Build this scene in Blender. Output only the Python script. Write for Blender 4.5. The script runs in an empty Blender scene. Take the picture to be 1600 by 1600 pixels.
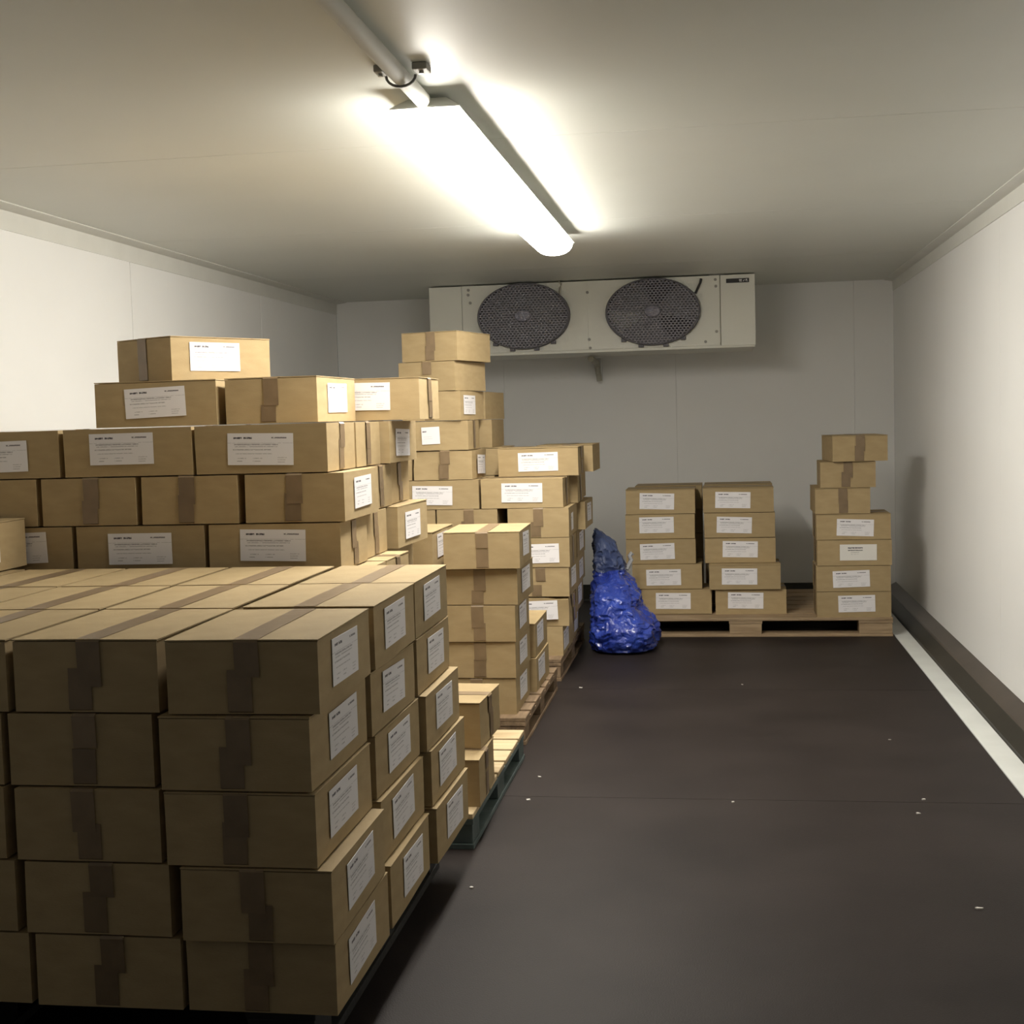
import bpy, bmesh, math, random
from mathutils import Matrix, Vector, noise

random.seed(7)
scene = bpy.context.scene
C = scene.collection
PI = math.pi

# ------------------------------------------------------------------ camera
YAW, PITCH, ROLL, FPX, HC = 0.15351, 0.07013, -0.02836, 2090.0, 1.26666
cy_, sy_, cp_, sp_ = math.cos(YAW), math.sin(YAW), math.cos(PITCH), math.sin(PITCH)
fwd = Vector((-sy_ * cp_, cy_ * cp_, -sp_))
right = Vector((cy_, sy_, 0))
up = right.cross(fwd)
r2 = right * math.cos(ROLL) + up * math.sin(ROLL)
u2 = up * math.cos(ROLL) - right * math.sin(ROLL)
cam_data = bpy.data.cameras.new('camera')
cam_data.sensor_width = 36.0
cam_data.lens = 36.0 * FPX / 1600.0
cam_data.clip_start = 0.05
cam = bpy.data.objects.new('camera', cam_data)
C.objects.link(cam)
M = Matrix((r2, u2, -fwd)).transposed().to_4x4()
M.translation = Vector((0, 0, HC))
cam.matrix_world = M
scene.camera = cam

# ------------------------------------------------------------------ world, exposure
world = bpy.data.worlds.new('world')
scene.world = world
world.use_nodes = True
world.node_tree.nodes['Background'].inputs[0].default_value = (1.0, 0.97, 0.90, 1)
world.node_tree.nodes['Background'].inputs[1].default_value = 0.044
vs = scene.view_settings
vs.view_transform = 'Standard'
vs.look = 'None'
vs.gamma = 1.0
vs.use_curve_mapping = False
vs.exposure = 1.06
scene.cycles.diffuse_bounces = 8
LAMP_STRENGTH = 26.0
LAMP_COLOR = (1.0, 0.955, 0.86)

# ------------------------------------------------------------------ room numbers
XL, XR, YB, ZC, YF = -2.631, 1.166, 9.186, 2.109, 0.9
SEAM = [-99, 2.30, 4.06, 5.83, 7.60, 99]

# ------------------------------------------------------------------ helpers
def new_mat(name):
    m = bpy.data.materials.new(name)
    m.use_nodes = True
    nt = m.node_tree
    return m, nt, nt.nodes['Principled BSDF']

def noise_mat(name, c1, c2, scale=8.0, rough=0.6, bump=0.0, bscale=60.0, stretch=(1, 1, 1), spec=0.5,
              metallic=0.0, coord='Object', detail=4.0, rnd=0.0, coat=0.0):
    """two-tone procedural colour with optional fine relief; rnd varies the tone from object to object"""
    m, nt, b = new_mat(name)
    tc = nt.nodes.new('ShaderNodeTexCoord')
    mp = nt.nodes.new('ShaderNodeMapping')
    mp.inputs['Scale'].default_value = stretch
    nt.links.new(tc.outputs[coord], mp.inputs['Vector'])
    n = nt.nodes.new('ShaderNodeTexNoise')
    n.inputs['Scale'].default_value = scale
    n.inputs['Detail'].default_value = detail
    nt.links.new(mp.outputs[0], n.inputs['Vector'])
    r = nt.nodes.new('ShaderNodeValToRGB')
    r.color_ramp.elements[0].position = 0.3
    r.color_ramp.elements[1].position = 0.7
    r.color_ramp.elements[0].color = (*c1, 1)
    r.color_ramp.elements[1].color = (*c2, 1)
    nt.links.new(n.outputs['Fac'], r.inputs['Fac'])
    out = r.outputs['Color']
    if rnd:
        oi = nt.nodes.new('ShaderNodeObjectInfo')
        mr = nt.nodes.new('ShaderNodeMapRange')
        mr.inputs['To Min'].default_value = 1 - rnd
        mr.inputs['To Max'].default_value = 1 + rnd
        nt.links.new(oi.outputs['Random'], mr.inputs['Value'])
        hsv = nt.nodes.new('ShaderNodeHueSaturation')
        nt.links.new(mr.outputs[0], hsv.inputs['Value'])
        nt.links.new(out, hsv.inputs['Color'])
        out = hsv.outputs['Color']
    nt.links.new(out, b.inputs['Base Color'])
    b.inputs['Roughness'].default_value = rough
    b.inputs['Specular IOR Level'].default_value = spec
    b.inputs['Metallic'].default_value = metallic
    b.inputs['Coat Weight'].default_value = coat
    if bump:
        n2 = nt.nodes.new('ShaderNodeTexNoise')
        n2.inputs['Scale'].default_value = bscale
        n2.inputs['Detail'].default_value = 3
        nt.links.new(mp.outputs[0], n2.inputs['Vector'])
        bp = nt.nodes.new('ShaderNodeBump')
        bp.inputs['Strength'].default_value = bump
        bp.inputs['Distance'].default_value = 0.01
        nt.links.new(n2.outputs['Fac'], bp.inputs['Height'])
        nt.links.new(bp.outputs[0], b.inputs['Normal'])
    return m

def label_mat(name, rects, paper=(0.78, 0.76, 0.78)):
    """printed paper: rects are (u0, u1, v0, v1, darkness, word scale), v measured from the top"""
    m, nt, b = new_mat(name)
    tc = nt.nodes.new('ShaderNodeTexCoord')
    sp = nt.nodes.new('ShaderNodeSeparateXYZ')
    nt.links.new(tc.outputs['Generated'], sp.inputs[0])
    mp = nt.nodes.new('ShaderNodeMapping')
    mp.inputs['Scale'].default_value = (26, 1, 30)
    nt.links.new(tc.outputs['Generated'], mp.inputs['Vector'])
    ns = nt.nodes.new('ShaderNodeTexNoise')
    ns.inputs['Scale'].default_value = 1.0
    ns.inputs['Detail'].default_value = 2
    nt.links.new(mp.outputs[0], ns.inputs['Vector'])
    words = nt.nodes.new('ShaderNodeMapRange')
    words.inputs['From Min'].default_value = 0.34
    words.inputs['From Max'].default_value = 0.50
    nt.links.new(ns.outputs['Fac'], words.inputs['Value'])
    def cmp(sock, c, h):
        n = nt.nodes.new('ShaderNodeMath'); n.operation = 'COMPARE'
        nt.links.new(sock, n.inputs[0]); n.inputs[1].default_value = c; n.inputs[2].default_value = h
        return n.outputs[0]
    def mul(a, bb):
        n = nt.nodes.new('ShaderNodeMath'); n.operation = 'MULTIPLY'
        nt.links.new(a, n.inputs[0])
        if isinstance(bb, float): n.inputs[1].default_value = bb
        else: nt.links.new(bb, n.inputs[1])
        return n.outputs[0]
    def add(a, bb):
        n = nt.nodes.new('ShaderNodeMath'); n.operation = 'ADD'
        nt.links.new(a, n.inputs[0]); nt.links.new(bb, n.inputs[1])
        return n.outputs[0]
    tot = None
    for (u0, u1, v0, v1, d) in rects:
        k = mul(cmp(sp.outputs[0], (u0 + u1) / 2, (u1 - u0) / 2), cmp(sp.outputs[2], 1 - (v0 + v1) / 2, (v1 - v0) / 2))
        k = mul(k, float(d))
        tot = k if tot is None else add(tot, k)
    tot = mul(tot, words.outputs[0])
    mix = nt.nodes.new('ShaderNodeMix'); mix.data_type = 'RGBA'
    mix.inputs[6].default_value = (*paper, 1)
    mix.inputs[7].default_value = (0.04, 0.035, 0.05, 1)
    nt.links.new(tot, mix.inputs[0])
    nt.links.new(mix.outputs[2], b.inputs['Base Color'])
    b.inputs['Roughness'].default_value = 0.5
    b.inputs['Specular IOR Level'].default_value = 0.35
    return m

MAT = {}
MAT['card'] = noise_mat('kraft_cardboard', (0.355, 0.262, 0.138), (0.402, 0.302, 0.164), scale=14, rough=0.75,
                        stretch=(1, 1, 3), bump=0.06, bscale=120, spec=0.25, rnd=0.06)
MAT['tape'] = noise_mat('brown_packing_tape', (0.190, 0.131, 0.074), (0.225, 0.158, 0.092), scale=20, rough=0.38,
                        bump=0.08, bscale=40, spec=0.5, rnd=0.12)
RECTS = [(.09, .22, .12, .18, .95), (.245, .375, .12, .18, .95), (.67, .90, .12, .165, .8),
         (.0, 1.0, .30, .315, .35), (.10, .77, .335, .375, .55), (.11, .76, .405, .435, .40),
         (.08, .66, .50, .535, .5), (.12, .68, .63, .655, .4), (.14, .28, .775, .80, .5), (.38, .53, .775, .80, .45),
         (.14, .22, .865, .89, .5), (.38, .50, .865, .89, .45),
         (.76, .90, .75, .78, .3), (.76, .88, .82, .85, .3), (.76, .87, .89, .92, .3)]
MAT['label'] = label_mat('printed_paper_label', RECTS)
RECTS2 = [(.22, .62, .18, .26, .95), (.22, .62, .34, .40, .9), (.30, .52, .48, .52, .5), (.30, .50, .60, .63, .4)]
MAT['label2'] = label_mat('plain_paper_label', RECTS2, (0.76, 0.74, 0.70))
RECTS3 = [(.05, .28, .22, .30, .9), (.1, .55, .55, .58, .2), (.1, .6, .66, .69, .2)]
MAT['label3'] = label_mat('small_paper_label', RECTS3)
MAT['wall'] = noise_mat('white_insulated_panel', (0.815, 0.815, 0.805), (0.845, 0.845, 0.835), scale=1.5, rough=0.42, bump=0.02,
                        bscale=9, spec=0.35)
MAT['ceil'] = noise_mat('ceiling_panel', (0.68, 0.695, 0.65), (0.71, 0.725, 0.68), scale=1.5, rough=0.45, bump=0.02, bscale=9, spec=0.3)
MAT['seam'] = noise_mat('panel_joint', (0.40, 0.40, 0.37), (0.46, 0.46, 0.43), rough=0.6)
MAT['trim'] = noise_mat('cove_trim', (0.66, 0.66, 0.62), (0.70, 0.70, 0.66), rough=0.4, spec=0.4)
MAT['floor'] = noise_mat('phenolic_floor_sheet', (0.0165, 0.0122, 0.0112), (0.0285, 0.0218, 0.0200), scale=2.2, rough=0.56, bump=0.10,
                         bscale=260, spec=0.17, detail=8)
MAT['floorbase'] = noise_mat('floor_joint', (0.06, 0.05, 0.045), (0.09, 0.08, 0.07), rough=0.7)
MAT['strip'] = noise_mat('white_floor_strip', (0.66, 0.68, 0.66), (0.74, 0.76, 0.74), scale=5, rough=0.45)
MAT['skirt'] = noise_mat('dark_coving', (0.022, 0.021, 0.017), (0.032, 0.030, 0.024), scale=4, rough=0.4, spec=0.3)
MAT['skirt2'] = noise_mat('brown_coving', (0.060, 0.049, 0.042), (0.085, 0.070, 0.060), scale=4, rough=0.35, spec=0.5)
MAT['wood'] = noise_mat('pallet_wood', (0.25, 0.170, 0.095), (0.40, 0.290, 0.175), scale=5, stretch=(1, 9, 9), rough=0.75, bump=0.2,
                        bscale=30, rnd=0.12)
MAT['woody'] = noise_mat('pallet_wood_pale', (0.46, 0.34, 0.19), (0.62, 0.49, 0.30), scale=5, stretch=(1, 9, 9), rough=0.72, bump=0.15,
                         bscale=30, rnd=0.10)
MAT['wooddark'] = noise_mat('pallet_wood_worn', (0.16, 0.105, 0.06), (0.29, 0.20, 0.12), scale=5, stretch=(9, 1, 9), rough=0.8, bump=0.25,
                            bscale=30, rnd=0.12)
MAT['darkpallet'] = noise_mat('shade_black_pallet_board', (0.010, 0.010, 0.009), (0.018, 0.017, 0.015), scale=6, rough=0.7, bump=0.1)  # dark boards, with the deep shade under the stack put into their black
MAT['teal'] = noise_mat('green_painted_wood', (0.060, 0.088, 0.086), (0.125, 0.160, 0.155), scale=9, rough=0.6, bump=0.15, bscale=40, rnd=0.1)
MAT['evap'] = noise_mat('painted_sheet_metal', (0.74, 0.735, 0.66), (0.77, 0.765, 0.69), scale=3, rough=0.4, spec=0.45)
MAT['evapdark'] = noise_mat('casing_gap', (0.05, 0.05, 0.045), (0.07, 0.07, 0.06), rough=0.7)
MAT['fan'] = noise_mat('fan_guard_plastic', (0.13, 0.125, 0.14), (0.15, 0.145, 0.165), scale=6, rough=0.55, spec=0.35)
MAT['fanwell'] = noise_mat('fan_well_grey', (0.22, 0.215, 0.24), (0.25, 0.245, 0.27), scale=5, rough=0.6)
MAT['hub'] = noise_mat('fan_hub', (0.24, 0.235, 0.29), (0.27, 0.265, 0.32), scale=6, rough=0.45)
MAT['blade'] = noise_mat('fan_blade', (0.86, 0.86, 0.84), (0.9, 0.9, 0.88), scale=6, rough=0.5)
MAT['black'] = noise_mat('black_rubber', (0.018, 0.018, 0.018), (0.03, 0.03, 0.03), rough=0.6)
MAT['metal'] = noise_mat('zinc_metal', (0.40, 0.40, 0.38), (0.5, 0.5, 0.48), rough=0.35, metallic=0.8)
MAT['pvc'] = noise_mat('white_conduit', (0.62, 0.62, 0.57), (0.66, 0.66, 0.61), rough=0.6)
MAT['clip'] = noise_mat('grey_clip', (0.30, 0.29, 0.26), (0.36, 0.35, 0.32), rough=0.6)
MAT['wire'] = noise_mat('grey_wire', (0.16, 0.155, 0.14), (0.2, 0.19, 0.17), rough=0.6)
MAT['drain'] = noise_mat('drain_pipe', (0.33, 0.31, 0.25), (0.42, 0.40, 0.33), rough=0.5)
MAT['paper'] = noise_mat('paper_scrap', (0.55, 0.52, 0.48), (0.65, 0.62, 0.58), rough=0.8)
MAT['greytie'] = noise_mat('grey_plastic_tie', (0.32, 0.32, 0.34), (0.42, 0.42, 0.44), rough=0.4)

def bag_mat():
    m, nt, b = new_mat('blue_polythene')
    n = nt.nodes.new('ShaderNodeTexNoise'); n.inputs['Scale'].default_value = 7; n.inputs['Detail'].default_value = 6
    tc = nt.nodes.new('ShaderNodeTexCoord'); nt.links.new(tc.outputs['Object'], n.inputs['Vector'])
    r = nt.nodes.new('ShaderNodeValToRGB')
    r.color_ramp.elements[0].color = (0.016, 0.034, 0.27, 1); r.color_ramp.elements[0].position = .3
    r.color_ramp.elements[1].color = (0.040, 0.085, 0.48, 1); r.color_ramp.elements[1].position = .7
    nt.links.new(n.outputs['Fac'], r.inputs['Fac']); nt.links.new(r.outputs['Color'], b.inputs['Base Color'])
    b.inputs['Roughness'].default_value = 0.22
    b.inputs['Coat Weight'].default_value = 0.5
    b.inputs['Coat Roughness'].default_value = 0.12
    n2 = nt.nodes.new('ShaderNodeTexNoise'); n2.inputs['Scale'].default_value = 26; n2.inputs['Detail'].default_value = 5
    n2.inputs['Distortion'].default_value = 1.4
    nt.links.new(tc.outputs['Object'], n2.inputs['Vector'])
    bp = nt.nodes.new('ShaderNodeBump'); bp.inputs['Strength'].default_value = .7; bp.inputs['Distance'].default_value = .02
    nt.links.new(n2.outputs['Fac'], bp.inputs['Height']); nt.links.new(bp.outputs[0], b.inputs['Normal'])
    return m
MAT['bag'] = bag_mat()
MAT['bagtop'] = noise_mat('dull_blue_polythene', (0.035, 0.050, 0.125), (0.060, 0.085, 0.185), scale=6, rough=0.42, bump=0.4, bscale=22, spec=0.45)

def lamp_mat():
    m, nt, b = new_mat('lit_diffuser')
    b.inputs['Base Color'].default_value = (0.8, 0.8, 0.78, 1)
    b.inputs['Emission Color'].default_value = (*LAMP_COLOR, 1)
    b.inputs['Emission Strength'].default_value = LAMP_STRENGTH
    return m
MAT['lamp'] = lamp_mat()

def guard_mat():
    """dark perforated sheet: the round holes let one look (and light pass) through"""
    m, nt, b = new_mat('perforated_guard')
    b.inputs['Base Color'].default_value = (0.25, 0.24, 0.275, 1)
    b.inputs['Roughness'].default_value = 0.55
    tc = nt.nodes.new('ShaderNodeTexCoord')
    sp = nt.nodes.new('ShaderNodeSeparateXYZ'); nt.links.new(tc.outputs['Object'], sp.inputs[0])
    cb = nt.nodes.new('ShaderNodeCombineXYZ')
    nt.links.new(sp.outputs[0], cb.inputs[0]); nt.links.new(sp.outputs[2], cb.inputs[1])
    def mth(op, a, bb=None):
        n = nt.nodes.new('ShaderNodeMath'); n.operation = op
        if hasattr(a, 'links'): nt.links.new(a, n.inputs[0])
        else: n.inputs[0].default_value = a
        if bb is not None:
            if hasattr(bb, 'links'): nt.links.new(bb, n.inputs[1])
            else: n.inputs[1].default_value = bb
        return n.outputs[0]
    px, pz = 0.0225, 0.0145
    row = mth('FLOOR', mth('DIVIDE', sp.outputs[2], pz))
    odd = mth('MODULO', mth('ADD', row, 400.0), 2.0)
    fx = mth('SUBTRACT', mth('FRACT', mth('ADD', mth('DIVIDE', sp.outputs[0], px), mth('MULTIPLY', odd, .5))), .5)
    fz = mth('SUBTRACT', mth('FRACT', mth('DIVIDE', sp.outputs[2], pz)), .5)
    d = mth('ADD', mth('MULTIPLY', fx, fx), mth('MULTIPLY', fz, fz))
    hole = mth('LESS_THAN', d, 0.125)
    tr = nt.nodes.new('ShaderNodeBsdfTransparent')
    mx = nt.nodes.new('ShaderNodeMixShader')
    nt.links.new(hole, mx.inputs[0]); nt.links.new(b.outputs[0], mx.inputs[1]); nt.links.new(tr.outputs[0], mx.inputs[2])
    nt.links.new(mx.outputs[0], nt.nodes['Material Output'].inputs['Surface'])
    return m
MAT['guard'] = guard_mat()

# ---- mesh helpers
def box_bm(x0, x1, y0, y1, z0, z1, bm=None, bevel=0.0):
    own = bm is None
    bm = bm or bmesh.new()
    vs_ = [bm.verts.new((x, y, z)) for x in (x0, x1) for y in (y0, y1) for z in (z0, z1)]
    fs = [bm.faces.new([vs_[i] for i in q]) for q in ((0, 1, 3, 2), (4, 6, 7, 5), (0, 4, 5, 1), (2, 3, 7, 6), (0, 2, 6, 4), (1, 5, 7, 3))]
    if bevel:
        es = set(e for f in fs for e in f.edges)
        bmesh.ops.bevel(bm, geom=list(es), offset=bevel, segments=2, affect='EDGES', profile=0.6)
    return bm

def tube_bm(pts, rad, n=10, bm=None, caps=True):
    bm = bm or bmesh.new()
    rings = []
    pts = [Vector(p) for p in pts]
    for i, p in enumerate(pts):
        t = (pts[min(i + 1, len(pts) - 1)] - pts[max(i - 1, 0)]).normalized()
        a = t.cross(Vector((0, 0, 1)))
        if a.length < 1e-3: a = t.cross(Vector((1, 0, 0)))
        a.normalize(); b2 = t.cross(a)
        rings.append([bm.verts.new(p + (a * math.cos(2 * PI * k / n) + b2 * math.sin(2 * PI * k / n)) * rad) for k in range(n)])
    for i in range(len(rings) - 1):
        for k in range(n):
            bm.faces.new((rings[i][k], rings[i][(k + 1) % n], rings[i + 1][(k + 1) % n], rings[i + 1][k]))
    if caps:
        bm.faces.new(rings[0][::-1]); bm.faces.new(rings[-1])
    return bm

def mesh_of(bm, name, mat, smooth=False, sharp=35):
    bmesh.ops.recalc_face_normals(bm, faces=bm.faces[:])
    me = bpy.data.meshes.new(name)
    bm.to_mesh(me); bm.free()
    me.materials.append(MAT[mat] if isinstance(mat, str) else mat)
    if smooth:
        for p in me.polygons: p.use_smooth = True
        me.set_sharp_from_angle(angle=math.radians(sharp))
    return me

def link(name, me, parent=None, loc=(0, 0, 0), rot=(0, 0, 0)):
    o = bpy.data.objects.new(name, me)
    o.location = loc; o.rotation_euler = rot
    C.objects.link(o)
    if parent: o.parent = parent
    return o

def obj(name, bm, mat, parent=None, loc=(0, 0, 0), rot=(0, 0, 0), smooth=False):
    return link(name, mesh_of(bm, name, mat, smooth), parent, loc, rot)

def tag(o, label, cat, group=None):
    o['label'] = label; o['category'] = cat
    if group: o['group'] = group
    return o

def thing(name, label, cat, loc=(0, 0, 0), rz=0.0, group=None):
    return tag(link(name, None, None, loc, (0, 0, rz)), label, cat, group)

def struct(o, label=None):
    o['kind'] = 'structure'
    if label: o['label'] = label
    return o

# ------------------------------------------------------------------ room shell
def spans(a, b, seams):
    s = [a] + [q for q in seams if a < q < b] + [b]
    return list(zip(s[:-1], s[1:]))

G = 0.0025   # half of a joint
fl = struct(obj('floor', box_bm(XL, XR, YF, YB, -0.06, -0.012), 'floorbase'), 'dark brown sheeted cold room floor')
FS = [2.60, 4.36, 6.12, 7.88]
for a, b in spans(YF, YB, FS):
    obj('floor_panel', box_bm(XL, 0.955, a + .0012, b - .0012, -0.012, 0.0), 'floor', fl)
struct(obj('trim_1', box_bm(0.957, 1.046, YF, YB, -0.012, 0.002), 'strip'), 'white strip of bare floor along right wall')

ce = struct(obj('ceiling', box_bm(XL, XR, YF, YB, ZC + .02, ZC + .08), 'seam'), 'off-white panelled ceiling')
for a, b in spans(YF, YB, SEAM):
    obj('ceiling_panel', box_bm(XL, XR, a + G * .7, b - G * .7, ZC, ZC + .02), 'ceil', ce)

wl = struct(obj('wall_left', box_bm(XL - .08, XL - .02, YF, YB, 0, ZC), 'seam'), 'white insulated panel wall on the left')
for a, b in spans(YF, YB, SEAM):
    obj('wall_panel', box_bm(XL - .02, XL, a + G, b - G, 0, ZC, bevel=0.003), 'wall', wl)
wr = struct(obj('wall_right', box_bm(XR + .02, XR + .08, YF, YB, 0, ZC), 'seam'), 'white insulated panel wall on the right')
for a, b in spans(YF, YB, SEAM):
    obj('wall_panel', box_bm(XR, XR + .02, a + .0006, b - .0006, 0, ZC), 'wall', wr)
wb = struct(obj('wall_back', box_bm(XL, XR, YB + .02, YB + .08, 0, ZC), 'seam'), 'pale grey back wall of the cold room')
for a, b in spans(XL, XR, [-1.45, -0.27, 0.91]):
    obj('wall_panel', box_bm(a + .0006, b - .0006, YB, YB + .02, 0, ZC), 'wall', wb)

def prism(name, prof, y0, y1, mat, axis='y'):
    bm = bmesh.new()
    f = lambda u, w, y: (u, y, w) if axis == 'y' else (y, u, w)
    A = [bm.verts.new(f(u, w, y0)) for u, w in prof]
    B = [bm.verts.new(f(u, w, y1)) for u, w in prof]
    n = len(prof)
    for i in range(n):
        bm.faces.new((A[i], A[(i + 1) % n], B[(i + 1) % n], B[i]))
    bm.faces.new(A[::-1]); bm.faces.new(B)
    return obj(name, bm, mat)

# ceiling angle trims
struct(prism('trim_2', [(XL, ZC), (XL, ZC - .085), (XL + .005, ZC - .085), (XL + .007, ZC - .012), (XL + .075, ZC - .004), (XL + .075, ZC)], YF, YB, 'trim'),
       'pale angle trim between left wall and ceiling')
struct(prism('trim_3', [(XR, ZC), (XR, ZC - .075), (XR - .005, ZC - .075), (XR - .007, ZC - .012), (XR - .060, ZC - .004), (XR - .060, ZC)], YF, YB, 'trim'),
       'pale angle trim between right wall and ceiling')
# coving at the foot of the right wall: dark lower fall, brown upper fall
bs = struct(prism('baseboard_right', [(1.048, 0.0), (1.052, 0.012), (1.098, 0.060), (1.104, 0.060), (XR, 0.0)], YF, YB, 'skirt'),
            'dark two-step coving at the foot of the right wall')
o = prism('coving_cap', [(1.100, 0.0605), (1.106, 0.068), (XR, 0.100), (XR, 0.06)], YF, YB, 'skirt2'); o.parent = bs
struct(prism('baseboard_back', [(YB - .10, 0.0), (YB - .095, .012), (YB - .05, .058), (YB, .10), (YB, 0)], XL, 1.04, 'skirt', 'x'),
       'dark coving at the foot of the back wall')

# ------------------------------------------------------------------ light fitting
lamp = thing('batten_light', 'long lit white batten light on the ceiling', 'ceiling light', (-0.725, 0, 0))
def rounded(w, h, z0, n=14):
    # half stadium section, flat against the ceiling side
    p = []
    for i in range(n + 1):
        a = PI * i / n
        p.append((w / 2 * math.copysign(abs(math.cos(a)) ** .9, math.cos(a)), z0 - h * abs(math.sin(a)) ** .9))
    return p
def extr(prof, y0, y1, shrink=0.75, endlen=0.03):
    bm = bmesh.new()
    zc = max(w for u, w in prof)
    rings = []
    for y, s in ((y0, .25), (y0 + .006, shrink), (y0 + endlen, 1), (y1 - endlen, 1), (y1 - .006, shrink), (y1, .25)):
        rings.append([bm.verts.new((u * s, y, zc + (w - zc) * s)) for u, w in prof])
    n = len(prof)
    for a, b in zip(rings[:-1], rings[1:]):
        for i in range(n):
            bm.faces.new((a[i], a[(i + 1) % n], b[(i + 1) % n], b[i]))
    bm.faces.new(rings[0][::-1]); bm.faces.new(rings[-1])
    return bm
obj('diffuser', extr(rounded(.174, .058, 2.062), 3.42, 6.20), 'lamp', lamp, smooth=True)
bm = bmesh.new()
A = [bm.verts.new((x, y, z)) for y0_, y1_, hw, z in ((3.408, 6.212, .091, 2.0625), (3.408, 6.212, .091, 2.066), (3.45, 6.17, .050, 2.096)) for x, y in ((-hw, y0_), (hw, y0_), (hw, y1_), (-hw, y1_))]
for q in (0, 4):
    for k in range(4): bm.faces.new((A[q + k], A[q + (k + 1) % 4], A[q + 4 + (k + 1) % 4], A[q + 4 + k]))
bm.faces.new(A[:4][::-1]); bm.faces.new(A[8:])
obj('housing', bm, 'trim', lamp)
for y in (3.9, 5.7):
    obj('mounting_clip', box_bm(-.05, .05, y - .02, y + .02, 2.0965, ZC, bevel=.002), 'metal', lamp)
cd = thing('cable_conduit', 'white cable conduit on the ceiling leading to the light', 'conduit', (-0.728, 0, 0))
obj('pipe', tube_bm([(0, 1.0, 2.083), (0, 2.2, 2.083), (0, 3.38, 2.083), (0, 3.402, 2.083)], .021, 14), 'pvc', cd, smooth=True)
bm = tube_bm([(-.036 * math.cos(a), 3.17, 2.086 - .026 * math.sin(a)) for a in [PI * i / 10 for i in range(11)]], .0035, 6)
obj('saddle_band', bm, 'wire', cd, smooth=True)
for s, w in ((-1, .022), (1, .036)):
    bm = box_bm(s * .05 - w / 2, s * .05 + w / 2, 3.145, 3.20, 2.092, ZC - .0005, bevel=.003)
    lug = obj('saddle_lug', bm, 'clip', cd)
    obj('screw', tube_bm([(s * .05, 3.17, 2.0925), (s * .05, 3.17, 2.086)], .006, 8), 'metal', lug, smooth=True)

# ------------------------------------------------------------------ evaporator
EX0, EX1, EY, EZ0, EZ1 = -1.782, 0.243, 8.35, 1.665, 2.100
ev = thing('evaporator_unit', 'cream ceiling-hung cooling unit with two large dark fans', 'cooling unit', ((EX0 + EX1) / 2, EY + .3, EZ0))
ox, oy, oz = ev.location
def eb(name, x0, x1, y0, y1, z0, z1, mat, parent=ev, bevel=.004):
    return obj(name, box_bm(x0 - ox, x1 - ox, y0 - oy, y1 - oy, z0 - oz, z1 - oz, bevel=bevel), mat, parent)
FANS = [(-1.180, 1.898), (-0.378, 1.894)]
RX, RZ = .292, .206
# casing: back box plus a front sheet with the two fan openings
eb('casing', EX0 + .003, EX1 - .003, EY + .02, EY + .62, EZ0 + .02, EZ1 - .002, 'evap')
def front_sheet(x0, x1, z0, z1, fan):
    """sheet with an elliptical opening"""
    bm = bmesh.new()
    n = 64
    cx, cz = fan
    inn, outr = [], []
    for i in range(n):
        a = 2 * PI * i / n
        inn.append((cx + .93 * RX * math.cos(a), cz + .93 * RZ * math.sin(a)))
        dx, dz = math.cos(a), math.sin(a) * .7
        t = min(((x1 - cx) / dx) if dx > 1e-6 else 1e9, ((x0 - cx) / dx) if dx < -1e-6 else 1e9,
                ((z1 - cz) / dz) if dz > 1e-6 else 1e9, ((z0 - cz) / dz) if dz < -1e-6 else 1e9)
        outr.append((cx + dx * t, cz + dz * t))
    for X, Z in ((x0, z0), (x0, z1), (x1, z0), (x1, z1)):
        k = min(range(n), key=lambda i: (outr[i][0] - X) ** 2 + (outr[i][1] - Z) ** 2)
        outr[k] = (X, Z)
    lay = []
    for y in (EY, EY + .018):
        lay.append(([bm.verts.new((a - ox, y - oy, b - oz)) for a, b in inn], [bm.verts.new((a - ox, y - oy, b - oz)) for a, b in outr]))
    for i in range(n):
        j = (i + 1) % n
        bm.faces.new((lay[0][0][i], lay[0][0][j], lay[0][1][j], lay[0][1][i]))
        bm.faces.new((lay[1][0][i], lay[1][1][i], lay[1][1][j], lay[1][0][j]))
        bm.faces.new((lay[0][0][i], lay[1][0][i], lay[1][0][j], lay[0][0][j]))
        bm.faces.new((lay[0][1][i], lay[0][1][j], lay[1][1][j], lay[1][1][i]))
    return bm
xm = (FANS[0][0] + FANS[1][0]) / 2
obj('front_panel', front_sheet(-1.572, xm, EZ0 + .012, EZ1, FANS[0]), 'evap', ev)
obj('front_panel', front_sheet(xm + .0004, 0.030, EZ0 + .012, EZ1, FANS[1]), 'evap', ev)
eb('end_panel', EX0, -1.5745, EY - .001, EY + .02, EZ0 + .012, EZ1, 'evap', bevel=.002)
eb('end_panel', 0.0345, EX1, EY - .006, EY + .02, EZ0 + .006, EZ1, 'evap', bevel=.003)
eb('drip_tray', EX0 + .005, EX1 - .005, EY + .004, EY + .62, EZ0 - .006, EZ0 + .012, 'evap', bevel=.003)
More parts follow.
